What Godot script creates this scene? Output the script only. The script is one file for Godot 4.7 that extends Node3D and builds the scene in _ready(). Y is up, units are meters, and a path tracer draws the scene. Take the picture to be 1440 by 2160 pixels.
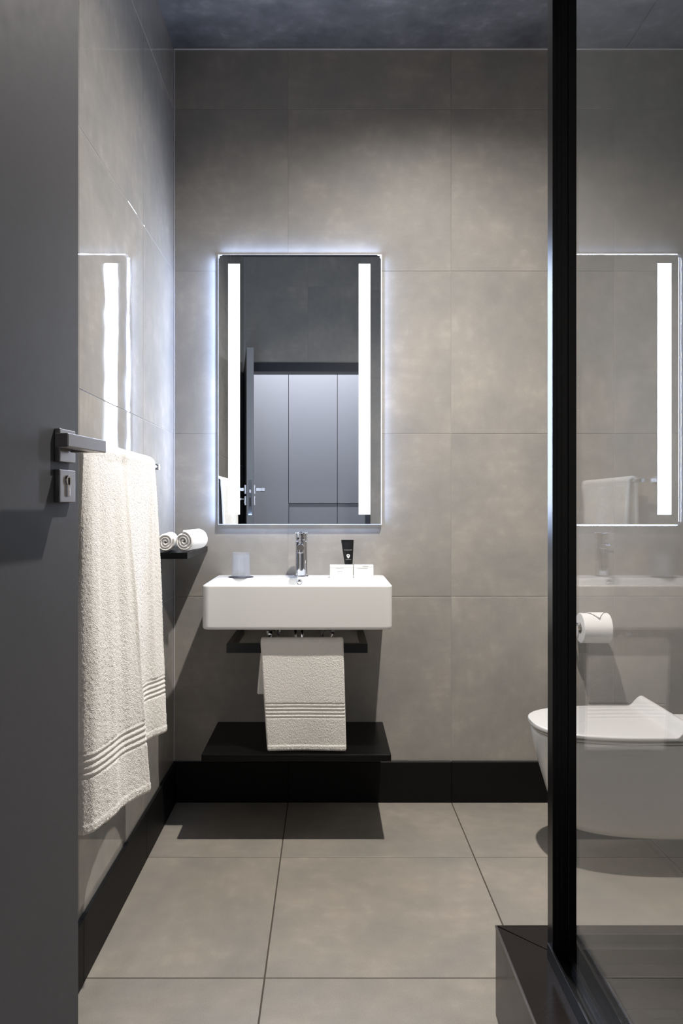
extends Node3D
# A hotel bathroom seen through its doorway: x right, y up, the camera looks along -z.
# P(x, h, d) is a point x metres right of the lens, h above the floor, d metres into the room.

const BACK := 2.78      # far wall with the mirror
const LEFT := -0.566    # wall with the towel rail
const RIGHT := 1.34
const FRONT := 0.42     # wall with the doorway
const CEIL := 2.78
const EYE := 1.09

var rng := RandomNumberGenerator.new()
var M := {}
var taken := {}


func P(x: float, h: float, d: float) -> Vector3:
	return Vector3(x, h, -d)


# ---------------------------------------------------------------- mesh building
class MB:
	var v := PackedVector3Array()
	var n := PackedVector3Array()
	var uv := PackedVector2Array()
	var idx := PackedInt32Array()

	func tri(a: int, b: int, c: int) -> void:
		var g := (v[b] - v[a]).cross(v[c] - v[a])
		if g.dot(n[a] + n[b] + n[c]) > 0.0:
			idx.append_array(PackedInt32Array([a, c, b]))
		else:
			idx.append_array(PackedInt32Array([a, b, c]))

	func quad(a: Vector3, b: Vector3, c: Vector3, d: Vector3, nr: Vector3, uva := Vector2.ZERO, uvb := Vector2.ZERO, uvc := Vector2.ZERO, uvd := Vector2.ZERO) -> void:
		var s := v.size()
		v.append_array(PackedVector3Array([a, b, c, d]))
		n.append_array(PackedVector3Array([nr, nr, nr, nr]))
		uv.append_array(PackedVector2Array([uva, uvb, uvc, uvd]))
		tri(s, s + 1, s + 2)
		tri(s, s + 2, s + 3)

	func fan(pts: PackedVector3Array, nr: Vector3) -> void:
		var s := v.size()
		var c := Vector3.ZERO
		for p in pts:
			c += p
		v.append(c / pts.size())
		n.append(nr)
		uv.append(Vector2.ZERO)
		for p in pts:
			v.append(p)
			n.append(nr)
			uv.append(Vector2.ZERO)
		for i in pts.size():
			tri(s, s + 1 + i, s + 1 + (i + 1) % pts.size())

	# rows of points; cu closes each row into a ring, cv closes the rows; out: a point the normals turn away from per row, or flip
	func grid(rows: Array, cu := false, cv := false, flip := false, us := 1.0, vs := 1.0) -> void:
		var R := rows.size()
		var C: int = rows[0].size()
		var s := v.size()
		var sg := -1.0 if flip else 1.0
		for i in R:
			var r: PackedVector3Array = rows[i]
			var up: PackedVector3Array = rows[(i + 1) % R if cv else mini(i + 1, R - 1)]
			var dn: PackedVector3Array = rows[(i - 1 + R) % R if cv else maxi(i - 1, 0)]
			for j in C:
				var a := r[(j + 1) % C if cu else mini(j + 1, C - 1)] - r[(j - 1 + C) % C if cu else maxi(j - 1, 0)]
				var b := up[j] - dn[j]
				var g := a.cross(b)
				if g.length_squared() < 1e-20:
					var jj := (j + 1) % C
					g = (up[jj] - dn[jj]).cross(up[j] - up[jj]) if C > 1 else Vector3.UP
					if g.length_squared() < 1e-20:
						g = b if b.length_squared() > 0.0 else Vector3.UP
				v.append(r[j])
				n.append(g.normalized() * sg)
				uv.append(Vector2(us * j / maxf(1.0, C - 1), vs * i / maxf(1.0, R - 1)))
		for i in (R if cv else R - 1):
			var i2 := (i + 1) % R
			for j in (C if cu else C - 1):
				var j2 := (j + 1) % C
				var a := s + i * C + j
				var b := s + i * C + j2
				var c := s + i2 * C + j2
				var d := s + i2 * C + j
				if flip:
					idx.append_array(PackedInt32Array([a, b, c, a, c, d]))
				else:
					idx.append_array(PackedInt32Array([a, c, b, a, d, c]))

	# box with rounded (seg > 1) or chamfered (seg 1) edges
	func rbox(c: Vector3, size: Vector3, r: float, seg := 2, bs := Basis.IDENTITY) -> void:
		var h := size / 2.0
		r = minf(r, minf(h.x, minf(h.y, h.z)) * 0.999)
		var inner := h - Vector3.ONE * r
		for ax in 3:
			var u := (ax + 1) % 3
			var w := (ax + 2) % 3
			var cu := PackedFloat32Array()
			var cw := PackedFloat32Array()
			for k in seg + 1:
				var o := r * tan(PI / 4 * (1.0 - float(k) / seg))
				cu.append(-inner[u] - o)
				cw.append(-inner[w] - o)
			for k in range(seg, -1, -1):
				var o := r * tan(PI / 4 * (1.0 - float(k) / seg))
				cu.append(inner[u] + o)
				cw.append(inner[w] + o)
			for sd in [-1.0, 1.0]:
				var s := v.size()
				var C := cu.size()
				for a in cw:
					for b in cu:
						var p := Vector3.ZERO
						p[ax] = sd * h[ax]
						p[u] = b
						p[w] = a
						var q := p.clamp(-inner, inner)
						var nn := (p - q).normalized()
						v.append(c + bs * (q + nn * r))
						n.append(bs * nn)
						uv.append(Vector2(b, a))
				for i in C - 1:
					for j in C - 1:
						var a := s + i * C + j
						tri(a, a + 1, a + C + 1)
						tri(a, a + C + 1, a + C)

	# profile of (radius, along axis); corners sharper than 35 degrees stay sharp
	func lathe(prof: PackedVector2Array, c: Vector3, axis := Vector3.UP, segs := 32) -> void:
		var y := axis.normalized()
		var x := y.cross(Vector3(0.31, 0.2, 0.9)).normalized()
		var z := x.cross(y)
		var run := [prof[0]]
		for i in range(1, prof.size()):
			run.append(prof[i])
			var cut := i == prof.size() - 1
			if not cut:
				var e := (prof[i] - prof[i - 1]).angle_to(prof[i + 1] - prof[i])
				cut = absf(e) > 0.6
			if cut:
				var rows := []
				for q in run:
					var row := PackedVector3Array()
					for k in segs:
						var t := TAU * k / segs
						row.append(c + y * q.y + (x * cos(t) + z * sin(t)) * q.x)
					rows.append(row)
				grid(rows, true, false, true)
				run = [prof[i]]

	func tube(path: PackedVector3Array, r: float, sides := 14, caps := true) -> void:
		var rows := []
		var up := Vector3.UP
		for i in path.size():
			var t := (path[mini(i + 1, path.size() - 1)] - path[maxi(i - 1, 0)]).normalized()
			if absf(t.dot(up)) > 0.95:
				up = Vector3(0.2, 0, 1)
			var x := up.cross(t).normalized()
			up = t.cross(x).normalized()
			var row := PackedVector3Array()
			for k in sides:
				var a := TAU * k / sides
				row.append(path[i] + (x * cos(a) + up * sin(a)) * r)
			rows.append(row)
		grid(rows, true)
		if caps:
			fan(rows[0], (path[0] - path[1]).normalized())
			fan(rows[-1], (path[-1] - path[-2]).normalized())

	# flat outline in a plane (origin o, axes a and b) pushed out by depth vector
	func prism(poly: PackedVector2Array, o: Vector3, a: Vector3, b: Vector3, depth: Vector3) -> void:
		var nr := depth.normalized()
		var t := Geometry2D.triangulate_polygon(poly)
		for side in 2:
			var s := v.size()
			for q in poly:
				v.append(o + a * q.x + b * q.y + depth * float(side))
				n.append(nr if side == 1 else -nr)
				uv.append(q)
			for k in range(0, t.size(), 3):
				tri(s + t[k], s + t[k + 1], s + t[k + 2])
		var area := 0.0
		for i in poly.size():
			area += poly[i].cross(poly[(i + 1) % poly.size()])
		for i in poly.size():
			var p := poly[i]
			var q := poly[(i + 1) % poly.size()]
			var e := q - p
			var out := Vector2(e.y, -e.x).normalized() * signf(area)
			var w0 := o + a * p.x + b * p.y
			var w1 := o + a * q.x + b * q.y
			quad(w0, w1, w1 + depth, w0 + depth, a * out.x + b * out.y)

	func mesh(offset: Vector3) -> ArrayMesh:
		var vv := PackedVector3Array()
		vv.resize(v.size())
		for i in v.size():
			vv[i] = v[i] - offset
		var arr := []
		arr.resize(Mesh.ARRAY_MAX)
		arr[Mesh.ARRAY_VERTEX] = vv
		arr[Mesh.ARRAY_NORMAL] = n
		arr[Mesh.ARRAY_TEX_UV] = uv
		arr[Mesh.ARRAY_INDEX] = idx
		var m := ArrayMesh.new()
		m.add_surface_from_arrays(Mesh.PRIMITIVE_TRIANGLES, arr)
		return m


func numbered(called: String) -> String:
	if not taken.has(called):
		taken[called] = 0
		return called
	taken[called] += 1
	return "%s_%03d" % [called, taken[called]]


func tag(o: Node, label: String, category := "", group := "", kind := "") -> Node:
	o.set_meta("label", label)
	if category:
		o.set_meta("category", category)
	if group:
		o.set_meta("group", group)
	if kind:
		o.set_meta("kind", kind)
	return o


# a Node3D at a thing's base
func thing(called: String, at: Vector3, label: String, category: String, group := "") -> Node3D:
	var o := Node3D.new()
	o.name = numbered(called)
	o.position = at
	add_child(o, true)
	tag(o, label, category, group)
	return o


func base_of(o: Node) -> Vector3:
	var s := Vector3.ZERO
	while o != self:
		s += (o as Node3D).position
		o = o.get_parent()
	return s


# one mesh, built in room coordinates, under its parent
func put(mb: MB, called: String, m: Material, parent: Node = self, label := "") -> MeshInstance3D:
	var o := MeshInstance3D.new()
	o.name = numbered(called) if parent == self else called
	o.mesh = mb.mesh(base_of(parent))
	o.material_override = null
	o.mesh.surface_set_material(0, m)
	o.cast_shadow = GeometryInstance3D.SHADOW_CASTING_SETTING_ON
	parent.add_child(o, true)
	if label:
		o.set_meta("label", label)
	return o


func box(c: Vector3, size: Vector3, r := 0.001, seg := 1, bs := Basis.IDENTITY) -> MB:
	var b := MB.new()
	b.rbox(c, size, r, seg, bs)
	return b


func span(x0: float, x1: float, h0: float, h1: float, d0: float, d1: float, r := 0.001, seg := 1) -> MB:
	return box(P((x0 + x1) / 2, (h0 + h1) / 2, (d0 + d1) / 2), Vector3(absf(x1 - x0), absf(h1 - h0), absf(d1 - d0)), r, seg)


func struct(mb: MB, called: String, m: Material, label := "") -> MeshInstance3D:
	var o := put(mb, called, m)
	o.set_meta("kind", "structure")
	if label:
		o.set_meta("label", label)
	return o


# ---------------------------------------------------------------- materials
func mat(c: Color, rough := 0.5, metal := 0.0, spec := 0.5) -> StandardMaterial3D:
	var m := StandardMaterial3D.new()
	m.albedo_color = c
	m.roughness = rough
	m.metallic = metal
	m.metallic_specular = spec
	return m


func noise(freq: float, octaves: int, sd: int, type := FastNoiseLite.TYPE_SIMPLEX_SMOOTH) -> FastNoiseLite:
	var f := FastNoiseLite.new()
	f.noise_type = type
	f.frequency = freq
	f.seed = sd
	f.fractal_octaves = octaves
	f.fractal_type = FastNoiseLite.FRACTAL_FBM if octaves > 1 else FastNoiseLite.FRACTAL_NONE
	return f


func bytes_of(f: FastNoiseLite, size: int) -> PackedByteArray:
	var im := f.get_seamless_image(size, size)
	im.convert(Image.FORMAT_L8)
	return im.get_data()


# cement-look porcelain: soft clouds, trowel streaks, pale scuffs and fine grain round one colour
func cement(size: int, col: Color, sd: int, cloud: float, scuff: float, grain: float) -> ImageTexture:
	var a := bytes_of(noise(0.004, 3, sd), size)
	var b := bytes_of(noise(0.02, 6, sd + 1), size)
	var c := bytes_of(noise(0.35, 2, sd + 2), size)
	var e := bytes_of(noise(0.03, 4, sd + 3), size)
	var out := PackedByteArray()
	out.resize(size * size * 3)
	for i in size * size:
		var x := i % size
		var y := i / size
		var fa := a[i] / 255.0 - 0.5
		var fb := b[i] / 255.0 - 0.5
		var fc := c[i] / 255.0 - 0.5
		var fe := e[((y / 5) % size) * size + x] / 255.0 - 0.5
		var k := 1.0 + cloud * fa + cloud * 0.45 * fb + cloud * 0.25 * fe + grain * fc
		k += clampf((fb + 0.6 * fa - 0.10) * 3.0, 0.0, 1.0) * clampf(0.5 + 3.0 * fe, 0.0, 1.0) * scuff
		var warm := fa * 0.02
		out[i * 3] = clampi(int(255.0 * col.r * (k + warm)), 0, 255)
		out[i * 3 + 1] = clampi(int(255.0 * col.g * k), 0, 255)
		out[i * 3 + 2] = clampi(int(255.0 * col.b * (k - warm)), 0, 255)
	return ImageTexture.create_from_image(Image.create_from_data(size, size, false, Image.FORMAT_RGB8, out))


func noise_tex(freq: float, octaves: int, sd: int, size := 512, lo := 0.0, hi := 1.0, type := FastNoiseLite.TYPE_SIMPLEX_SMOOTH) -> ImageTexture:
	var a := bytes_of(noise(freq, octaves, sd, type), size)
	for i in a.size():
		a[i] = int(255.0 * lerpf(lo, hi, a[i] / 255.0))
	return ImageTexture.create_from_image(Image.create_from_data(size, size, false, Image.FORMAT_L8, a))


func tile_mat(tex: Texture2D, rough: Texture2D, wave: Texture2D, tint := Color.WHITE, wave_scale := 0.05, spec := 0.5) -> StandardMaterial3D:
	var m := mat(tint, 1.0, 0.0, spec)
	m.albedo_texture = tex
	m.roughness_texture = rough
	m.roughness_texture_channel = BaseMaterial3D.TEXTURE_CHANNEL_RED
	if wave:
		m.heightmap_enabled = true
		m.heightmap_texture = wave
		m.heightmap_scale = wave_scale
	return m


func make_materials() -> void:
	var wall_tex := cement(1024, Color8(159, 155, 149), 11, 0.10, 0.025, 0.10)
	var floor_tex := cement(1024, Color8(146, 140, 131), 31, 0.10, 0.025, 0.13)
	var wave := noise_tex(0.006, 1, 7)
	M.wall = tile_mat(wall_tex, noise_tex(0.02, 3, 21, 512, 0.015, 0.05), wave, Color.WHITE, 0.03)
	M.wall_satin = tile_mat(wall_tex, noise_tex(0.02, 3, 27, 512, 0.46, 0.54), null, Color.WHITE, 0.0, 0.35)
	M.floor = tile_mat(floor_tex, noise_tex(0.03, 3, 22, 512, 0.30, 0.42), null)
	M.grout = mat(Color8(160, 157, 152), 0.9)
	M.grout_floor = mat(Color8(70, 62, 54), 0.9)
	M.concrete = tile_mat(cement(1024, Color8(112, 113, 118), 51, 0.34, 0.08, 0.15), noise_tex(0.03, 3, 23, 512, 0.6, 0.8), noise_tex(0.05, 4, 24), Color.WHITE, 0.2)
	M.black_tile = mat(Color8(17, 16, 16), 0.55, 0.0, 0.3)
	M.kerb = tile_mat(cement(512, Color8(33, 29, 28), 61, 0.2, 0.1, 0.15), noise_tex(0.03, 3, 25, 512, 0.16, 0.24), null, Color.WHITE, 0.0, 0.28)
	M.mosaic = mat(Color8(31, 28, 27), 0.6, 0.0, 0.25)
	M.black_stone = mat(Color8(10, 10, 11), 0.34, 0.0, 0.3)
	M.ceramic = mat(Color8(236, 235, 232), 0.12, 0.0, 0.5)
	M.plastic_white = mat(Color8(212, 211, 208), 0.22)
	M.chrome = mat(Color8(205, 206, 210), 0.06, 1.0)
	M.steel = mat(Color8(150, 146, 144), 0.32, 1.0)
	M.black_metal = mat(Color8(14, 14, 15), 0.28, 0.0, 0.5)
	M.rail = mat(Color8(60, 62, 70), 0.3, 1.0)
	M.anodised = mat(Color8(120, 118, 118), 0.3, 1.0)
	M.mirror = mat(Color8(238, 242, 244), 0.005, 1.0)
	M.door = tile_mat(cement(256, Color8(85, 85, 88), 71, 0.04, 0.0, 0.03), noise_tex(0.1, 2, 26, 256, 0.55, 0.62), null, Color.WHITE, 0.0, 0.3)
	M.door_edge = mat(Color8(90, 92, 96), 0.5)
	M.dark = mat(Color8(8, 8, 8), 0.8)
	M.paint = mat(Color8(190, 188, 186), 0.7)
	M.bead = mat(Color8(200, 200, 202), 0.5)
	M.frame_paint = mat(Color8(34, 36, 42), 0.35)
	M.frosted = mat(Color8(226, 232, 238), 0.5)
	M.paper = mat(Color8(240, 239, 236), 0.85)
	M.card = mat(Color8(236, 235, 231), 0.6)
	M.print_grey = mat(Color8(150, 148, 144), 0.7)
	M.tube_black = mat(Color8(17, 18, 20), 0.3)
	M.print_white = mat(Color8(225, 226, 224), 0.6)
	M.coaster = mat(Color8(48, 49, 55), 0.7)
	M.wardrobe = mat(Color8(158, 160, 168), 0.42)
	for k in [["terry", Color8(238, 234, 227)], ["terry_small", Color8(242, 240, 236)]]:
		var t := mat(k[1], 0.95, 0.0, 0.2)
		t.heightmap_enabled = true
		t.heightmap_texture = M.get("loops", noise_tex(0.16, 3, 81, 512))
		M.loops = t.heightmap_texture
		t.heightmap_scale = 0.12
		t.rim_enabled = true
		t.rim = 0.4
		M[k[0]] = t
	var g := mat(Color(0.93, 0.96, 0.95, 0.03), 0.0)
	g.transparency = BaseMaterial3D.TRANSPARENCY_ALPHA
	g.metallic_specular = 0.41
	M.glass = g
	var tg := mat(Color(0.86, 0.91, 1.0, 0.09), 0.0)
	tg.transparency = BaseMaterial3D.TRANSPARENCY_ALPHA
	M.tumbler = tg
	var lamp := mat(Color8(255, 255, 255), 0.4)
	lamp.emission_enabled = true
	lamp.emission = Color8(240, 247, 255)
	lamp.emission_energy_multiplier = 1.25
	M.led = lamp
	var rim := mat(Color8(235, 240, 248), 0.5)
	rim.emission_enabled = true
	rim.emission = Color8(214, 228, 255)
	rim.emission_energy_multiplier = 0.55
	M.rim_light = rim
	var warm := lamp.duplicate()
	warm.emission = Color8(255, 240, 220)
	M.bulb = warm


# ---------------------------------------------------------------- tiles
# one tile: face rectangle u0..u1 x v0..v1 in the plane through o, proud of its bed, edges chamfered
func tile(parent: Node, o: Vector3, a: Vector3, b: Vector3, nr: Vector3, u0: float, u1: float, v0: float, v1: float, m: Material, tilt := 0.0, gap := 0.002, thick := 0.008, called := "tile") -> void:
	u0 += gap / 2
	u1 -= gap / 2
	v0 += gap / 2
	v1 -= gap / 2
	if u1 - u0 < 0.004 or v1 - v0 < 0.004:
		return
	var ch := 0.0008
	var mb := MB.new()
	var off := Vector2(rng.randf(), rng.randf())
	var sc := 1.0 / 1.25
	var turn := rng.randi() % 2 == 0
	var ta := rng.randf_range(-tilt, tilt)
	var tb := rng.randf_range(-tilt, tilt)
	var cu := (u0 + u1) / 2
	var cv := (v0 + v1) / 2
	var lift := func(u: float, w: float, z: float) -> Vector3:
		return o + a * u + b * w + nr * (z + (u - cu) * ta + (w - cv) * tb)
	var tx := func(u: float, w: float) -> Vector2:
		return off + (Vector2(w, u) if turn else Vector2(u, w)) * sc
	var fn: Vector3 = (nr - a * ta - b * tb).normalized()
	var uu := [u0 + ch, u1 - ch, u1 - ch, u0 + ch]
	var vv := [v0 + ch, v0 + ch, v1 - ch, v1 - ch]
	var ou := [u0, u1, u1, u0]
	var ov := [v0, v0, v1, v1]
	mb.quad(lift.call(uu[0], vv[0], 0.0), lift.call(uu[1], vv[1], 0.0), lift.call(uu[2], vv[2], 0.0), lift.call(uu[3], vv[3], 0.0), fn, tx.call(uu[0], vv[0]), tx.call(uu[1], vv[1]), tx.call(uu[2], vv[2]), tx.call(uu[3], vv[3]))
	var sides := [-b, a, b, -a]
	for k in 4:
		var l := (k + 1) % 4
		var sn: Vector3 = sides[k]
		mb.quad(lift.call(uu[k], vv[k], 0.0), lift.call(uu[l], vv[l], 0.0), lift.call(ou[l], ov[l], -ch), lift.call(ou[k], ov[k], -ch), (sn + fn).normalized(), tx.call(uu[k], vv[k]), tx.call(uu[l], vv[l]), tx.call(ou[l], ov[l]), tx.call(ou[k], ov[k]))
		mb.quad(lift.call(ou[k], ov[k], -ch), lift.call(ou[l], ov[l], -ch), lift.call(ou[l], ov[l], -thick), lift.call(ou[k], ov[k], -thick), sn, tx.call(ou[k], ov[k]), tx.call(ou[l], ov[l]), tx.call(ou[l], ov[l]), tx.call(ou[k], ov[k]))
	put(mb, called, m, parent)


func tiles(parent: Node, o: Vector3, a: Vector3, b: Vector3, nr: Vector3, us: Array, vs: Array, m: Material, tilt := 0.0, skip = null, gap := 0.002) -> void:
	for i in us.size() - 1:
		for j in vs.size() - 1:
			if skip != null and skip.call((us[i] + us[i + 1]) / 2, (vs[j] + vs[j + 1]) / 2):
				continue
			tile(parent, o, a, b, nr, us[i], us[i + 1], vs[j], vs[j + 1], m, tilt, gap)


# ---------------------------------------------------------------- cloth
# a thick sheet: mid(u, v) is its middle, thick(u, v) its thickness, bump(u, v) extra height of the outer face
func sheet(nu: int, nv: int, mid: Callable, thick: Callable, bump: Callable, us: float, vs: float, flip := false) -> MB:
	var pts := []
	for i in nv + 1:
		var row := PackedVector3Array()
		for j in nu + 1:
			row.append(mid.call(float(j) / nu, float(i) / nv))
		pts.append(row)
	var outer := []
	var inner := []
	var sg := -1.0 if flip else 1.0
	for i in nv + 1:
		var ro := PackedVector3Array()
		var ri := PackedVector3Array()
		for j in nu + 1:
			var a: Vector3 = pts[i][mini(j + 1, nu)] - pts[i][maxi(j - 1, 0)]
			var b: Vector3 = pts[mini(i + 1, nv)][j] - pts[maxi(i - 1, 0)][j]
			var nr := a.cross(b).normalized() * sg
			var u := float(j) / nu
			var w := float(i) / nv
			var t: float = thick.call(u, w) / 2
			ro.append(pts[i][j] + nr * (t + bump.call(u, w) * minf(1.0, t / 0.002)))
			ri.append(pts[i][j] - nr * t)
		outer.append(ro)
		inner.append(ri)
	var mb := MB.new()
	mb.grid(outer, false, false, flip, us, vs)
	mb.grid(inner, false, false, not flip, us, vs)
	# hems: round noses along both free ends
	for e in 2:
		var ro: PackedVector3Array = outer[0 if e == 0 else nv]
		var ri: PackedVector3Array = inner[0 if e == 0 else nv]
		var rows := []
		for k in 7:
			var t := PI * k / 6.0
			var row := PackedVector3Array()
			for j in nu + 1:
				var c := (ro[j] + ri[j]) / 2
				var out_dir: Vector3 = (pts[0][j] - pts[1][j]) if e == 0 else (pts[nv][j] - pts[nv - 1][j])
				row.append(c + (ro[j] - c) * cos(t) + out_dir.normalized() * (ro[j] - c).length() * sin(t))
			rows.append(row)
		mb.grid(rows, false, false, (e == 0) == (not flip), us, 0.02)
	return mb


func cat(pts: Array, u: float) -> Vector2:
	var k := clampf(u, 0.0, 1.0) * (pts.size() - 1)
	var i := mini(int(k), pts.size() - 2)
	var p0: Vector2 = pts[maxi(i - 1, 0)]
	var p1: Vector2 = pts[i]
	var p2: Vector2 = pts[i + 1]
	var p3: Vector2 = pts[mini(i + 2, pts.size() - 1)]
	return p1.cubic_interpolate(p2, p0, p3, k - i)


func edge_round(u: float, e: float) -> float:
	var m := minf(u, 1.0 - u)
	if m >= e:
		return 1.0
	var q := 1.0 - m / e
	return sqrt(maxf(0.0, 1.0 - q * q))


# ---------------------------------------------------------------- lights
func spot(called: String, at: Vector3, col: Color, energy: float, angle: float, size := 0.03) -> void:
	var l := SpotLight3D.new()
	l.name = called
	l.position = at
	l.rotation_degrees = Vector3(-90, 0, 0)
	l.light_color = col
	l.light_energy = energy
	l.spot_angle = angle
	l.spot_angle_attenuation = 1.0
	l.spot_range = 8.0
	l.spot_attenuation = 2.0
	l.light_size = size
	l.shadow_enabled = true
	add_child(l, true)


func area(called: String, at: Vector3, facing: Vector3, up: Vector3, size: Vector2, col: Color, energy: float) -> void:
	var l := AreaLight3D.new()
	l.name = called
	l.area_size = size
	l.light_color = col
	l.light_energy = energy
	l.area_normalize_energy = true
	l.area_range = 8.0
	l.area_attenuation = 2.0
	l.shadow_enabled = true
	add_child(l, true)
	l.look_at_from_position(at, at + facing, up)


func _ready() -> void:
	rng.seed = 4
	# ---- camera
	var cam := Camera3D.new()
	cam.name = "camera"
	cam.projection = Camera3D.PROJECTION_FRUSTUM
	cam.near = 0.05
	cam.far = 30.0
	var f := 1589.0
	cam.size = cam.near * 2160.0 / f
	cam.frustum_offset = Vector2(30.0, -12.0) / f * cam.near
	cam.position = P(0, EYE, 0)
	cam.current = true
	add_child(cam)
	# ---- surroundings: a closed room, no sky seen
	var we := WorldEnvironment.new()
	we.name = "surroundings"
	var env := Environment.new()
	env.background_mode = Environment.BG_COLOR
	env.background_color = Color.BLACK
	env.tonemap_mode = Environment.TONE_MAPPER_LINEAR
	env.tonemap_exposure = 1.0
	env.sdfgi_enabled = true
	env.ssao_enabled = true
	env.ssil_enabled = true
	we.environment = env
	add_child(we)
	# ---- lamps: recessed downlight, downlight in the hall, the mirror's strips and its back glow
	spot("downlight_lamp", P(0.36, 2.765, 1.91), Color8(255, 249, 243), 3.2, 76.0, 0.02)
	spot("downlight_core", P(0.36, 2.765, 1.91), Color8(255, 248, 240), 3.9, 48.0, 0.02)
	area("hall_lamp", P(-0.1, 2.69, -0.172), Vector3(0, -0.6, 0.8), Vector3(1, 0, 0), Vector2(0.05, 1.5), Color8(250, 250, 255), 2.7)
	var blue := Color8(214, 230, 255)
	for x in [-0.3415, 0.1365]:
		area("strip_lamp", P(x, 1.5195, 2.7595), Vector3(0, 0, 1), Vector3.UP, Vector2(0.043, 0.92), blue, 0.6)
	var glow := Color8(178, 204, 255)
	area("glow_lamp", P(-0.4022, 1.519, 2.7695), Vector3(-1, 0, 0.85), Vector3.UP, Vector2(0.006, 0.97), glow, 0.33)
	area("glow_lamp", P(0.2007, 1.519, 2.7695), Vector3(1, 0, 0.9), Vector3.UP, Vector2(0.006, 0.97), glow, 0.14)
	area("glow_lamp", P(-0.1, 2.0162, 2.7695), Vector3(0, 1, 0.9), Vector3(0, 0, 1), Vector2(0.58, 0.006), glow, 0.12)
	area("glow_lamp", P(-0.1, 1.0208, 2.7695), Vector3(0, -1, 1.1), Vector3(0, 0, 1), Vector2(0.58, 0.006), glow, 0.05)

	make_materials()
	build_room()
	build_door()
	build_shower()
	build_hall()
	build_mirror()
	build_basin()
	build_toilet()
	build_shelves()
	build_towels()


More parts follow.
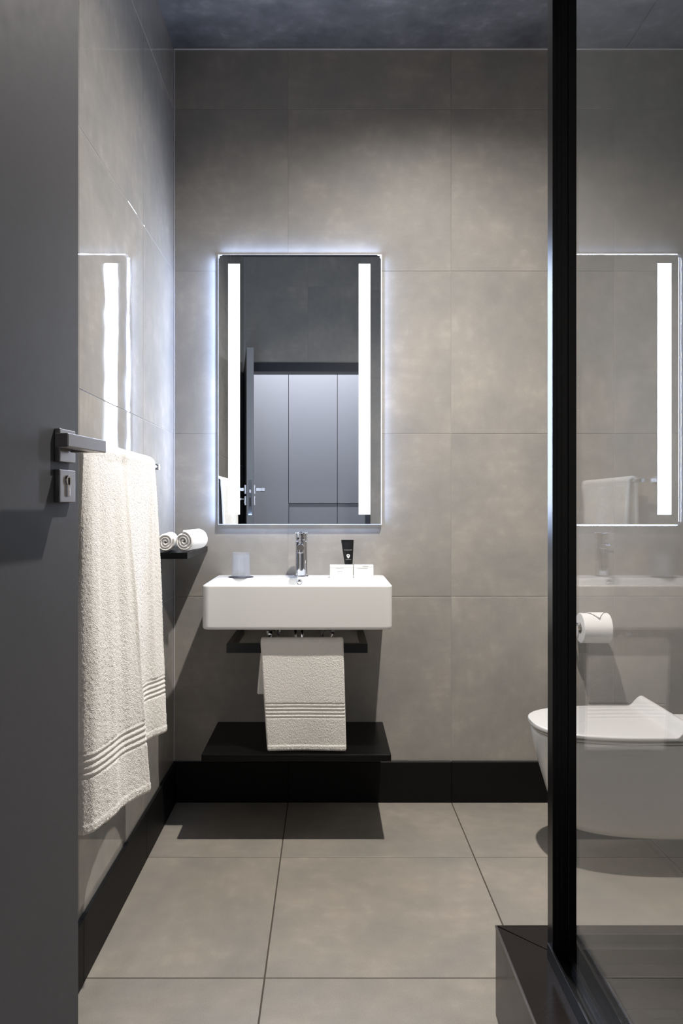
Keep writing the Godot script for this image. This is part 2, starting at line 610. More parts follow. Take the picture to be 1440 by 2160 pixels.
# ---------------------------------------------------------------- the room
func build_room() -> void:
	var rows := [0.15, 0.757, 1.358, 1.957, 2.556, CEIL]
	var cols := [LEFT, -0.145, 0.457, 1.058, RIGHT]
	var t := 0.001
	# floor: two boxes under bathroom and hall
	var fl := struct(span(LEFT - 0.1, RIGHT + 0.1, -0.12, -t, FRONT - 0.1, BACK + 0.1), "floor", M.grout_floor, "floor of large grey-brown cement-look tiles")
	tiles(fl, P(0, 0, 0), Vector3.RIGHT, Vector3(0, 0, -1), Vector3.UP, cols, [FRONT, 0.541, 1.141, 1.741, 2.341, BACK], M.floor, 0.0002, func(u, w): return u > 0.53 and w < 1.4, 0.0035)
	# far wall
	var wb := struct(span(LEFT - 0.1, RIGHT + 0.1, 0, CEIL, BACK + t, BACK + 0.12), "wall_back", M.grout, "far wall of large cement-look tiles behind mirror and basin")
	tiles(wb, P(0, 0, BACK), Vector3.RIGHT, Vector3.UP, Vector3(0, 0, 1), cols, rows, M.wall_satin, 0.0006)
	# left wall
	var wl := struct(span(LEFT - 0.12, LEFT - t, 0, CEIL, FRONT - 0.1, BACK + 0.1), "wall_left", M.grout, "left wall of glossy cement-look tiles with the towel rail")
	tiles(wl, P(LEFT, 0, 0), Vector3(0, 0, -1), Vector3.UP, Vector3.RIGHT, [FRONT, 0.518, 1.118, 1.718, 2.318, BACK], rows, M.wall, 0.0008)
	# right wall
	var wr := struct(span(RIGHT + t, RIGHT + 0.12, 0, CEIL, FRONT - 0.1, BACK + 0.1), "wall_right", M.grout)
	tiles(wr, P(RIGHT, 0, 0), Vector3(0, 0, -1), Vector3.UP, Vector3.LEFT, [FRONT, 0.518, 1.118, 1.718, 2.318, BACK], rows, M.wall, 0.0008)
	# doorway wall: three blocks round the opening
	var x0 := -0.55
	var x1 := 0.29
	var top := 2.06
	var wf := MB.new()
	for r in [[LEFT - 0.1, x0, 0.0, CEIL], [x1, RIGHT + 0.1, 0.0, CEIL], [x0, x1, top, CEIL]]:
		wf.rbox(P((r[0] + r[1]) / 2, (r[2] + r[3]) / 2, FRONT - 0.05 - t / 2), Vector3(r[1] - r[0], r[3] - r[2], 0.1 - t), 0.0005, 1)
	var wfo := struct(wf, "wall_front", M.grout, "tiled wall with the doorway, seen in the mirror")
	tiles(wfo, P(0, 0, FRONT), Vector3.RIGHT, Vector3.UP, Vector3(0, 0, -1), [x1, 0.47, 1.07, RIGHT], rows, M.wall_satin, 0.0008)
	tiles(wfo, P(0, 0, FRONT), Vector3.RIGHT, Vector3.UP, Vector3(0, 0, -1), [x0, -0.13, x1], [top, 2.58, CEIL], M.wall_satin, 0.0008)
	# door frame
	var fr := MB.new()
	fr.rbox(P(x0 + 0.0125, 1.02, FRONT - 0.045), Vector3(0.025, 2.04, 0.13), 0.002, 1)
	var jl := struct(fr, "trim_1", M.frame_paint, "dark door frame round the doorway")
	put(span(x1 - 0.03, x1, 0, 2.0, FRONT - 0.11, FRONT + 0.02, 0.002), "jamb", M.frame_paint, jl)
	put(span(x0, x1, 2.0, top, FRONT - 0.11, FRONT + 0.02, 0.002), "header", M.frame_paint, jl)
	put(span(x0 - 0.002, x1 + 0.004, top, top + 0.006, FRONT - 0.002, FRONT + 0.012, 0.001), "edge_strip", M.anodised, jl, "thin light metal strip over the frame")
	# ceiling: raw concrete cast in two bays
	var ce := struct(span(LEFT - 0.12, RIGHT + 0.12, CEIL + 0.02, CEIL + 0.14, FRONT - 0.1, BACK + 0.12), "ceiling", M.dark, "raw concrete ceiling")
	for r in [[LEFT - 0.05, 1.1], [1.103, RIGHT + 0.05]]:
		tile(ce, P(0, CEIL, 0), Vector3.RIGHT, Vector3(0, 0, -1), Vector3.DOWN, r[0], r[1], FRONT - 0.1, BACK + 0.05, M.concrete, 0.0, 0.0, 0.02, "slab")
	var bead := struct(span(LEFT, RIGHT, CEIL - 0.007, CEIL, BACK - 0.006, BACK, 0.002, 2), "trim_2", M.bead, "pale sealant line between far wall and ceiling")
	bead.set_meta("kind", "structure")
	struct(span(LEFT, LEFT + 0.004, 0.15, CEIL, BACK - 0.004, BACK, 0.0015, 2), "trim_3", M.bead, "pale sealant line in the left corner")
	# black skirting, in lengths that follow the tile joints
	var sb := struct(span(LEFT, RIGHT, 0, 0.149, BACK - 0.004, BACK - 0.0005, 0.0005), "baseboard_back", M.dark, "black skirting tiles along the far wall")
	for i in cols.size() - 1:
		tile(sb, P(0, 0, BACK - 0.011), Vector3.RIGHT, Vector3.UP, Vector3(0, 0, 1), cols[i], cols[i + 1], 0.0005, 0.15, M.black_tile, 0.0, 0.0015, 0.008, "skirting_tile")
	var sl := struct(span(LEFT + 0.0005, LEFT + 0.004, 0, 0.149, FRONT, BACK - 0.012, 0.0005), "baseboard_left", M.dark, "black skirting tiles along the left wall")
	var ds := [FRONT, 0.518, 1.118, 1.718, 2.318, BACK - 0.011]
	for i in ds.size() - 1:
		tile(sl, P(LEFT + 0.011, 0, 0), Vector3(0, 0, -1), Vector3.UP, Vector3.RIGHT, ds[i], ds[i + 1], 0.0005, 0.15, M.black_tile, 0.0, 0.0015, 0.008, "skirting_tile")
	# downlight recessed in the ceiling
	var dl := thing("ceiling_light", P(0.36, CEIL, 1.91), "small round downlight recessed in the concrete bathroom ceiling", "ceiling light")
	var ring := MB.new()
	ring.lathe(PackedVector2Array([Vector2(0.03, 0.004), Vector2(0.03, -0.004), Vector2(0.042, -0.004), Vector2(0.044, 0.0)]), P(0.36, CEIL, 1.91))
	put(ring, "rim", M.black_metal, dl)
	var lens := MB.new()
	lens.lathe(PackedVector2Array([Vector2(0.0001, -0.001), Vector2(0.03, -0.001), Vector2(0.03, 0.004)]), P(0.36, CEIL, 1.91))
	put(lens, "lens", M.bulb, dl)


func build_hall() -> void:
	struct(span(-1.3, 1.3, -0.12, 0, -1.7, FRONT - 0.1), "floor_hall", M.floor, "hall floor outside the bathroom")
	struct(span(-1.4, -1.2, 0, CEIL, -1.7, FRONT - 0.1), "wall_hall_left", M.paint)
	struct(span(1.2, 1.4, 0, CEIL, -1.7, FRONT - 0.1), "wall_hall_right", M.paint)
	struct(span(-1.3, 1.3, 0, CEIL, -1.8, -1.62), "wall_hall_back", M.paint)
	struct(span(-1.4, 1.4, CEIL, CEIL + 0.12, -1.8, FRONT - 0.1), "ceiling_hall", M.paint)
	var side := MB.new()
	side.rbox(P(-0.94, CEIL / 2, FRONT - 0.105), Vector3(0.55, CEIL, 0.01), 0.001, 1)
	struct(side, "wall_hall_front", M.paint)
	var w := thing("wardrobe", P(0.08, 0, -1.35), "tall pale grey built-in wardrobe with flat doors, reflected in the mirror", "wardrobe")
	put(span(-1.18, 1.18, 0, 2.7, -1.6, -1.027), "carcass", M.dark, w)
	var xs := [-1.18, -0.757, -0.335, 0.087, 0.51, 0.93, 1.18]
	for i in xs.size() - 1:
		var low := 1.117 if i == 2 or i == 3 else 0.06
		var dr := put(span(xs[i] + 0.002, xs[i + 1] - 0.002, low, 2.66, -1.022, -1.0, 0.0015), "door_panel", M.wardrobe, w)
		if low > 1.0:
			put(span(xs[i] + 0.002, xs[i + 1] - 0.002, 0.06, low - 0.003, -1.026, -1.018, 0.0015), "drawer_front", M.wardrobe, w)
		if i == 2:
			put(span(xs[i] - 0.001, xs[i] + 0.003, 0.06, 1.115, -1.018, -0.998, 0.0008), "edge_strip", M.anodised, dr, "light metal edge strip")
	var dl := thing("ceiling_light", P(-0.1, CEIL, -0.15), "long slim wall-washer light bar under the hall ceiling, aimed at the wardrobe", "ceiling light")
	put(box(P(-0.1, 2.705, -0.152), Vector3(1.54, 0.07, 0.03), 0.002, 1, Basis(Vector3.RIGHT, atan2(0.6, 0.8))), "housing", M.black_metal, dl)
	put(box(P(-0.1, 2.6955, -0.1648), Vector3(1.5, 0.05, 0.004), 0.001, 1, Basis(Vector3.RIGHT, atan2(0.6, 0.8))), "lens", M.bulb, dl)
	put(span(-0.5, -0.47, 2.7, CEIL, -0.165, -0.135, 0.001), "bracket", M.black_metal, dl)
	put(span(0.27, 0.3, 2.7, CEIL, -0.165, -0.135, 0.001), "bracket", M.black_metal, dl)


# the open door: leaf turned so that its free edge stands in the room
func build_door() -> void:
	var hinge := P(-0.526, 0, 0.43)
	var free := P(-0.4155, 0, 1.2585)
	var root := Node3D.new()
	root.name = "door_1"
	root.position = hinge
	add_child(root, true)
	tag(root, "open flush grey door leaf with a square metal lever handle", "", "", "structure")
	var along := (free - hinge).normalized()          # from hinge to free edge
	var out := Vector3(-along.z, 0, along.x)           # away from the left wall
	if out.x < 0.0:
		out = -out
	var width := hinge.distance_to(free)
	var bs := Basis(along, Vector3.UP, out if along.cross(Vector3.UP).dot(out) > 0 else -out)
	# at(a, h, o): a from hinge along the leaf, h up, o out from the visible face
	var at := func(a: float, h: float, o: float) -> Vector3: return hinge + along * a + Vector3.UP * h + out * o
	var th := 0.042
	put(box(at.call(width / 2, 1.0, -th / 2), Vector3(width, 1.98, th), 0.0012, 1, bs), "leaf", M.door, root)
	put(box(at.call(width + 0.0002, 1.0, -th / 2), Vector3(0.002, 1.976, th - 0.004), 0.0005, 1, bs), "edge_band", M.door_edge, root)
	var hx := width - 0.057
	var lh := 1.186
	for s in [1, -1]:
		var o0 := 0.0 if s == 1 else -th
		var q := func(a: float, h: float, o: float) -> Vector3: return at.call(a, h, o0 + s * o)
		put(box(q.call(hx, lh, 0.005), Vector3(0.052, 0.052, 0.01), 0.0015, 2, bs), "rosette", M.steel, root)
		var hd := put(box(q.call(hx - 0.045, lh, 0.055), Vector3(0.13, 0.02, 0.021), 0.0018, 2, bs), "lever_handle", M.steel, root, "square metal lever handle")
		put(box(q.call(hx + 0.0098, lh, 0.0295), Vector3(0.021, 0.02, 0.032), 0.0015, 2, bs), "return", M.steel, hd)
		var nk := MB.new()
		nk.tube(PackedVector3Array([q.call(hx, lh, 0.009), q.call(hx, lh, 0.0165)]), 0.0085, 20)
		put(nk, "neck", M.steel, hd)
		var lk := 1.122
		var pl := put(box(q.call(hx, lk, 0.005), Vector3(0.052, 0.052, 0.01), 0.0015, 2, bs), "lock_plate", M.steel, root)
		var cy := MB.new()
		cy.lathe(PackedVector2Array([Vector2(0.0001, 0.012), Vector2(0.0078, 0.012), Vector2(0.0083, 0.0115), Vector2(0.0083, 0.008)]), q.call(hx, lk + 0.009, 0.0), out * s, 24)
		cy.rbox(q.call(hx, lk - 0.006, 0.0095), Vector3(0.0095, 0.022, 0.005), 0.002, 2, bs)
		put(cy, "cylinder", M.chrome, pl)
		if s == 1:
			put(box(q.call(hx, lk + 0.008, 0.0125), Vector3(0.0016, 0.011, 0.0016), 0.0004, 1, bs), "keyhole", M.dark, pl)
		else:
			var tt := MB.new()
			tt.tube(PackedVector3Array([q.call(hx, lk + 0.009, 0.011), q.call(hx, lk + 0.009, 0.025)]), 0.004, 16)
			tt.rbox(q.call(hx, lk + 0.009, 0.031), Vector3(0.02, 0.014, 0.012), 0.003, 2, bs)
			put(tt, "thumb_turn", M.steel, pl)
	var fp := put(box(at.call(width + 0.0015, 1.14, -th / 2), Vector3(0.003, 0.2, 0.022), 0.0008, 1, bs), "lock_faceplate", M.chrome, root)
	put(box(at.call(width + 0.006, 1.175, -th / 2), Vector3(0.009, 0.02, 0.012), 0.002, 1, bs), "latch", M.steel, fp)
	put(box(at.call(width + 0.0025, 1.115, -th / 2), Vector3(0.003, 0.05, 0.007), 0.0008, 1, bs), "bolt", M.dark, fp)


# ---------------------------------------------------------------- shower
func build_shower() -> void:
	var kt := 0.19
	var x0 := 0.361
	var x1 := 0.531
	var d1 := 1.617
	var d0 := 1.4386
	var sh0 := 0.165
	# kerb bed, then its tiles
	var kb := MB.new()
	kb.rbox(P((x0 + x1) / 2, kt / 2, (FRONT + d1) / 2), Vector3(x1 - x0 - 0.016, kt - 0.016, d1 - FRONT - 0.016), 0.001, 1)
	kb.rbox(P((x1 + RIGHT) / 2 - 0.004, kt / 2, (d0 + d1) / 2), Vector3(RIGHT - x1 - 0.002, kt - 0.016, d1 - d0 - 0.016), 0.001, 1)
	var k := struct(kb, "shower_kerb", M.dark, "low dark brown tiled kerb round the shower")
	k.set_meta("category", "kerb")
	var b := Vector3(0, 0, -1)
	# mitred tops
	for side in 2:
		var poly: PackedVector2Array
		if side == 0:
			poly = PackedVector2Array([Vector2(x0 + 0.002, FRONT), Vector2(x1, FRONT), Vector2(x1, d0 - 0.001), Vector2(x0 + 0.002, d1 - 0.003)])
		else:
			poly = PackedVector2Array([Vector2(x0 + 0.0035, d1), Vector2(x1 + 0.0015, d0), Vector2(RIGHT, d0), Vector2(RIGHT, d1)])
		var mb := MB.new()
		mb.prism(poly, P(0, kt - 0.009, 0), Vector3.RIGHT, b, Vector3.UP * 0.009)
		put(mb, "top_tile", M.kerb, k)
	tile(k, P(x0, 0, 0), b, Vector3.UP, Vector3.LEFT, FRONT, 1.017, 0.001, kt - 0.004, M.kerb, 0.0, 0.002, 0.008, "face_tile")
	tile(k, P(x0, 0, 0), b, Vector3.UP, Vector3.LEFT, 1.017, d1, 0.001, kt - 0.004, M.kerb, 0.0, 0.002, 0.008, "face_tile")
	tile(k, P(0, 0, d1), Vector3.RIGHT, Vector3.UP, b, x0, 0.96, 0.001, kt - 0.004, M.kerb, 0.0, 0.002, 0.008, "face_tile")
	tile(k, P(0, 0, d1), Vector3.RIGHT, Vector3.UP, b, 0.96, RIGHT, 0.001, kt - 0.004, M.kerb, 0.0, 0.002, 0.008, "face_tile")
	tile(k, P(x1, 0, 0), b, Vector3.UP, Vector3.RIGHT, FRONT, d0, sh0, kt - 0.002, M.kerb, 0.0, 0.001, 0.008, "face_tile")
	tile(k, P(0, 0, d0), Vector3.RIGHT, Vector3.UP, -b, x1, RIGHT, sh0, kt - 0.002, M.kerb, 0.0, 0.001, 0.008, "face_tile")
	put(span(x0 - 0.001, x0 + 0.003, kt - 0.004, kt + 0.0008, FRONT, d1 + 0.001, 0.0006), "edge_trim", M.anodised, k, "thin bright metal edge trim")
	put(span(x0, RIGHT, kt - 0.004, kt + 0.0005, d1 - 0.002, d1 + 0.001, 0.0006), "edge_trim", M.black_metal, k)
	put(span(x1 - 0.003, x1 + 0.001, kt - 0.003, kt + 0.0008, FRONT, d0, 0.0006), "edge_trim", M.anodised, k)
	put(span(x1 - 0.003, RIGHT, kt - 0.003, kt + 0.0008, d0 - 0.001, d0 + 0.003, 0.0006), "edge_trim", M.anodised, k)
	# shower floor: dark mosaic
	var sh := 0.17
	var sf := struct(span(x1 - 0.02, RIGHT + 0.02, 0, sh - 0.0015, FRONT, d0 + 0.02), "shower_floor", M.dark, "dark mosaic shower floor a step below the kerb top")
	tile(sf, P(0, sh, 0), Vector3.RIGHT, b, Vector3.UP, x1, RIGHT, 1.378, d0, M.kerb, 0.0, 0.002, 0.006, "border_tile")
	tile(sf, P(0, sh, 0), Vector3.RIGHT, b, Vector3.UP, x1, 0.582, FRONT, 1.378, M.kerb, 0.0, 0.002, 0.006, "border_tile")
	var rest := MB.new()
	for row in 36:
		var v1 := 1.378 - 0.0262 * row
		for col in 15:
			var u0 := 0.582 + 0.0522 * col
			var u1 := minf(u0 + 0.0522, RIGHT)
			if u1 - u0 < 0.01:
				continue
			if row < 12:
				tile(sf, P(0, sh, 0), Vector3.RIGHT, b, Vector3.UP, u0, u1, v1 - 0.0262, v1, M.mosaic, 0.004, 0.0022, 0.006, "mosaic_tile")
			else:
				rest.rbox(P((u0 + u1) / 2, sh - 0.003, v1 - 0.0131), Vector3(u1 - u0 - 0.0022, 0.006, 0.024), 0.0005, 1)
	put(rest, "mosaic_field", M.mosaic, sf).set_meta("kind", "stuff")
	# framed glass screen standing on the kerb; its side leaf slides
	var s := thing("shower_screen", P(0.467, kt, 1.5), "black framed glass shower screen with corner post standing on the kerb", "shower screen")
	var ht := 2.2
	var near := FRONT + 0.015
	var far_x := RIGHT - 0.012
	var post := put(span(0.443, 0.4735, kt, ht, 1.482, 1.516, 0.0012), "post", M.black_metal, s)
	for r in [0.4515, 0.4605]:
		put(span(r, r + 0.001, kt, ht, 1.4805, 1.4825, 0.0003), "ridge", M.black_metal, post)
	var ln := 1.482 - near
	var mid := (near + 1.482) / 2
	for t in [["bottom_channel", kt, 1.0], ["top_channel", ht, -1.0]]:
		var c := MB.new()
		c.rbox(P(0.4405, t[1] + t[2] * 0.015, mid + 0.01), Vector3(0.005, 0.03, ln + 0.02), 0.0008, 1)
		c.rbox(P(0.4965, t[1] + t[2] * 0.016, mid + 0.015), Vector3(0.006, 0.032, ln + 0.03), 0.0008, 1)
		c.rbox(P(0.469, t[1] + t[2] * 0.005, mid), Vector3(0.06, 0.01, ln), 0.0005, 1)
		var ch := put(c, t[0], M.black_metal, s)
		put(span(0.468, 0.478, t[1] + t[2] * 0.010, t[1] + t[2] * 0.022, near, 1.478, 0.001), "guide_rail", M.rail, ch)
		var e := MB.new()
		e.rbox(P((0.474 + far_x) / 2, t[1] + t[2] * 0.015, 1.532), Vector3(far_x - 0.474, 0.03, 0.006), 0.0008, 1)
		e.rbox(P((0.501 + far_x) / 2, t[1] + t[2] * 0.015, 1.482), Vector3(far_x - 0.501, 0.03, 0.006), 0.0008, 1)
		e.rbox(P((0.501 + far_x) / 2, t[1] + t[2] * 0.006, 1.507), Vector3(far_x - 0.501, 0.012, 0.044), 0.0005, 1)
		put(e, t[0], M.black_metal, s)
	# the sliding pane stands a little open; the fixed pane runs across the end
	put(span(0.4445, 0.4485, kt + 0.014, ht - 0.014, near + 0.002, 1.343, 0.0003), "side_pane", M.glass, s, "clear glass pane")
	put(span(0.4742, 0.4902, kt + 0.004, ht, 1.4815, 1.512, 0.0012), "stile", M.black_metal, s)
	put(span(0.4905, far_x - 0.002, kt + 0.013, ht - 0.013, 1.505, 1.509, 0.0003), "end_pane", M.glass, s, "clear glass pane")


# ---------------------------------------------------------------- mirror
func build_mirror() -> void:
	var m := thing("mirror", P(-0.1, 1.5, BACK), "tall rectangular wall mirror with two bright vertical light strips and backlit edge", "mirror")
	var x0 := -0.398
	var x1 := 0.1965
	var h0 := 1.0255
	var h1 := 2.012
	# pane with stepped upper corners
	var c := 0.011
	var e := 0.004
	var poly := PackedVector2Array([Vector2(x0, h0), Vector2(x1, h0), Vector2(x1, h1 - c - e), Vector2(x1 - e, h1 - c), Vector2(x1 - e, h1 - e), Vector2(x1 - c, h1 - e), Vector2(x1 - c - e, h1), Vector2(x0 + c + e, h1), Vector2(x0 + c, h1 - e), Vector2(x0 + e, h1 - e), Vector2(x0 + e, h1 - c), Vector2(x0, h1 - c - e)])
	var pane := MB.new()
	pane.prism(poly, P(0, 0, 2.7655), Vector3.RIGHT, Vector3.UP, Vector3(0, 0, 0.004))
	put(pane, "mirror_pane", M.mirror, m)
	# edge-lit acrylic plate a little larger than the pane: its rim gives off the glow
	put(span(x0 - 0.003, x1 + 0.003, h0 - 0.003, h1 + 0.003, 2.766, 2.7775, 0.0008), "diffuser_plate", M.rim_light, m, "glowing frosted rim round the mirror")
	put(span(x0 + 0.03, x1 - 0.03, h0 + 0.03, h1 - 0.03, 2.7775, BACK, 0.0005), "wall_bracket", M.frosted, m)
	for x in [-0.3415, 0.1365]:
		put(span(x - 0.0215, x + 0.0215, 1.06, 1.979, 2.7603, 2.7622, 0.0006), "light_strip", M.led, m, "bright white vertical light strip")


func rrect(x0: float, x1: float, d0: float, d1: float, r: float, h: float, n := 6) -> PackedVector3Array:
	var out := PackedVector3Array()
	var cs := [Vector2(x1 - r, d1 - r), Vector2(x0 + r, d1 - r), Vector2(x0 + r, d0 + r), Vector2(x1 - r, d0 + r)]
	for k in 4:
		for i in n + 1:
			var t := PI / 2 * (k + float(i) / n)
			out.append(P(cs[k].x + r * cos(t), h, cs[k].y + r * sin(t)))
	return out


func skin(mb: MB, rings: Array, flip := false) -> void:
	mb.grid(rings, true, false, flip)


# ---------------------------------------------------------------- basin
func build_basin() -> void:
	var x0 := -0.4015
	var x1 := 0.209
	var d0 := 2.405
	var top := 0.837
	var bot := 0.694
	var b := thing("wash_basin", P(-0.096, bot, BACK), "white rectangular ceramic wash basin hung on the wall under the mirror", "basin")
	var mb := MB.new()
	# outside: underside, rounded foot, wall, rounded rim
	var rings := []
	for q in [[0.010, bot], [0.004, bot + 0.0015], [0.001, bot + 0.005], [0.0, bot + 0.012], [0.0, top - 0.006], [0.0012, top - 0.002], [0.004, top]]:
		rings.append(rrect(x0 + q[0], x1 - q[0], d0 + q[0], BACK - 0.001, 0.024 - q[0] * 0.5, q[1], 8))
	skin(mb, rings)
	mb.fan(rings[0], Vector3.DOWN)
	# rim, then the bowl
	var rim := 0.013
	var deck := 2.655
	var a := []
	a.append(rings[-1])
	a.append(rrect(x0 + rim, x1 - rim, d0 + rim, deck, 0.022, top, 8))
	skin(mb, a)
	var inn := []
	for q in [[0.0, 0.0], [0.002, -0.002], [0.004, -0.008], [0.008, -0.06], [0.014, -0.085], [0.03, -0.1]]:
		inn.append(rrect(x0 + rim + q[0], x1 - rim - q[0], d0 + rim + q[0], deck - q[0], 0.022 + q[0], top + q[1], 8))
	skin(mb, inn)
	mb.fan(inn[-1], Vector3.UP)
	put(mb, "bowl", M.ceramic, b)
	var ov := MB.new()
	var oc := P(-0.098, top - 0.0135, deck - 0.0035)
	ov.lathe(PackedVector2Array([Vector2(0.0105, -0.002), Vector2(0.0105, 0.002), Vector2(0.0092, 0.0035), Vector2(0.0072, 0.003), Vector2(0.006, -0.001)]), oc, Vector3(0, 0, 1), 28)
	var ring := put(ov, "overflow_ring", M.chrome, b, "chrome overflow ring")
	var hole := MB.new()
	hole.lathe(PackedVector2Array([Vector2(0.0001, 0.0008), Vector2(0.0064, 0.0008), Vector2(0.0064, -0.001)]), oc, Vector3(0, 0, 1), 20)
	put(hole, "overflow_hole", M.dark, ring)
	var dr := MB.new()
	dr.lathe(PackedVector2Array([Vector2(0.0001, 0.004), Vector2(0.028, 0.0035), Vector2(0.032, 0.001), Vector2(0.032, 0.0)]), P(-0.098, top - 0.1, 2.53))
	put(dr, "drain_plug", M.chrome, b)
	# tap
	var tx := -0.0925
	var td := 2.702
	var t := thing("basin_tap", P(tx, top, td), "chrome single lever mixer tap standing on the back ledge of the basin", "tap")
	var tb := MB.new()
	tb.lathe(PackedVector2Array([Vector2(0.0245, 0.0), Vector2(0.0255, 0.003), Vector2(0.0245, 0.006), Vector2(0.0215, 0.0065)]), P(tx, top, td), Vector3.UP, 36)
	put(tb, "base_ring", M.chrome, t)
	var bd := MB.new()
	bd.lathe(PackedVector2Array([Vector2(0.0212, 0.006), Vector2(0.0212, 0.126), Vector2(0.0205, 0.128), Vector2(0.0185, 0.1285), Vector2(0.0185, 0.1325), Vector2(0.0001, 0.1325)]), P(tx, top, td), Vector3.UP, 36)
	put(bd, "body", M.chrome, t)
	var sp := MB.new()
	var path := PackedVector3Array()
	for i in 13:
		var q := i / 12.0
		path.append(P(tx, top + 0.111 + 0.004 * q - 0.006 * q * q * q, td - 0.012 - 0.088 * q))
	sp.tube(path, 0.0125, 22)
	var spo := put(sp, "spout", M.chrome, t)
	var ae := MB.new()
	ae.lathe(PackedVector2Array([Vector2(0.0001, -0.018), Vector2(0.0105, -0.018), Vector2(0.0115, -0.016), Vector2(0.0115, 0.0)]), P(tx, top + 0.109, td - 0.088), Vector3.UP, 24)
	put(ae, "aerator", M.chrome, spo)
	var lv := MB.new()
	lv.lathe(PackedVector2Array([Vector2(0.0205, 0.133), Vector2(0.0212, 0.1345), Vector2(0.0212, 0.157), Vector2(0.0198, 0.159), Vector2(0.0001, 0.1595)]), P(tx, top, td), Vector3.UP, 36)
	lv.rbox(P(tx, top + 0.156, td - 0.045), Vector3(0.016, 0.006, 0.075), 0.0025, 2, Basis(Vector3.RIGHT, -0.14))
	put(lv, "lever", M.chrome, t)
	# tumbler upside down on a coaster
	var gx := -0.308
	var gd := 2.69
	var co := MB.new()
	co.lathe(PackedVector2Array([Vector2(0.0001, 0.0022), Vector2(0.0435, 0.0022), Vector2(0.0445, 0.0012), Vector2(0.0445, 0.0)]), P(gx, top, gd), Vector3.UP, 40)
	tag(put(co, "coaster", M.coaster), "round dark grey coaster under the upturned tumbler on the basin ledge", "coaster")
	var gl := MB.new()
	gl.lathe(PackedVector2Array([Vector2(0.0335, 0.0), Vector2(0.0342, 0.001), Vector2(0.0325, 0.05), Vector2(0.0308, 0.084), Vector2(0.0295, 0.087), Vector2(0.0001, 0.087)]), P(gx, top + 0.0023, gd), Vector3.UP, 40)
	gl.lathe(PackedVector2Array([Vector2(0.0001, 0.077), Vector2(0.0275, 0.077), Vector2(0.0288, 0.074), Vector2(0.0305, 0.05), Vector2(0.0325, 0.0)]), P(gx, top + 0.0023, gd), Vector3.UP, 40)
	tag(put(gl, "tumbler", M.tumbler), "clear drinking glass standing upside down on the round coaster", "glass")
	# little boxes and the tube
	var bx := [[-0.0845, 0.08, "small white carton box left of the dark gap, in front of the black tube", [[0.012, -0.006, 0.028], [0.0, -0.006, 0.019]]], [0.0, 0.07, "small white carton box right of the dark gap, right of the black tube", [[0.018, 0.006, 0.02], [0.011, -0.004, 0.036]]]]
	var left := 0.0095
	for i in 2:
		var wd := 0.081 if i == 0 else 0.069
		var cx := left + wd / 2 if i == 0 else left + 0.0845 + wd / 2
		var o := thing("carton", P(cx, top, 2.655 + 0.02), bx[i][2], "box", "small white cartons on the basin ledge")
		put(box(P(cx, top + 0.0225, 2.675), Vector3(wd, 0.045, 0.03), 0.0008, 2), "box", M.card, o)
		for l in bx[i][3]:
			put(box(P(cx + l[1], top + 0.0225 + l[0], 2.6599), Vector3(l[2], 0.0013, 0.0004), 0.0001, 1), "print_line", M.print_grey, o)
		put(box(P(cx, top + 0.0385, 2.6599), Vector3(wd - 0.001, 0.0004, 0.0004), 0.0001, 1), "lid_seam", M.print_grey, o)
	var tc := P(0.077, top, 2.722)
	var tu := thing("toiletry_tube", tc, "black squeeze tube with white emblem standing behind the white cartons", "tube")
	var cap := MB.new()
	cap.lathe(PackedVector2Array([Vector2(0.0001, 0.0), Vector2(0.0135, 0.0), Vector2(0.0142, 0.001), Vector2(0.0148, 0.044), Vector2(0.013, 0.0455), Vector2(0.0001, 0.0455)]), tc, Vector3.UP, 28)
	put(cap, "cap", M.black_stone, tu)
	var rows := []
	for i in 15:
		var q := i / 14.0
		var hw := lerpf(0.0148, 0.0222, q)
		var dp := lerpf(0.0145, 0.0008, pow(q, 1.2))
		var row := PackedVector3Array()
		for k in 28:
			var an := TAU * k / 28
			row.append(tc + Vector3(cos(an) * hw - q * 0.004, 0.045 + 0.08 * q, sin(an) * dp))
		rows.append(row)
	var bo := MB.new()
	bo.grid(rows, true, false, true)
	bo.fan(rows[-1], Vector3.UP)
	put(bo, "tube_body", M.tube_black, tu)
	put(box(tc + Vector3(-0.004, 0.1275, 0), Vector3(0.0448, 0.009, 0.002), 0.0006, 1), "crimp", M.tube_black, tu)
	# white mark and the line of print, laid on the front of the tube
	var face := func(x: float, y: float) -> Vector3:
		var q := clampf((y - 0.045) / 0.08, 0.0, 1.0)
		return tc + Vector3(x - q * 0.004, y, lerpf(0.0145, 0.0008, pow(q, 1.2)) * sqrt(maxf(0.0, 1.0 - pow(x / lerpf(0.0148, 0.0222, q), 2.0))) + 0.0003)
	for shp in [[0.0, 0.0735, 0.0058, 0.0078, "print_white", "emblem"], [-0.0004, 0.0755, 0.0016, 0.0028, "tube_black", "emblem"]]:
		var em := MB.new()
		var pts := PackedVector3Array()
		for k in 24:
			var an := TAU * k / 24
			var yy: float = sin(an) * shp[3]
			var xx: float = cos(an) * shp[2] * (1.0 + 0.35 * yy / shp[3])
			pts.append(face.call(shp[0] + xx, shp[1] + yy) + Vector3(0, 0, 0.0002 if shp[4] == "tube_black" else 0.0))
		em.fan(pts, Vector3(0, 0, 1))
		put(em, shp[5], M[shp[4]], tu, "white emblem" if shp[4] == "print_white" else "")
	for l in [[0.0, 0.0955, 0.014, 0.0014], [0.0, 0.062, 0.010, 0.001]]:
		var st := MB.new()
		var r0 := PackedVector3Array()
		var r1 := PackedVector3Array()
		for k in 9:
			var x: float = lerpf(-l[2], l[2], k / 8.0)
			r0.append(face.call(x, l[1] - l[3] / 2))
			r1.append(face.call(x, l[1] + l[3] / 2))
		st.grid([r0, r1])
		put(st, "print_line", M.print_grey, tu)
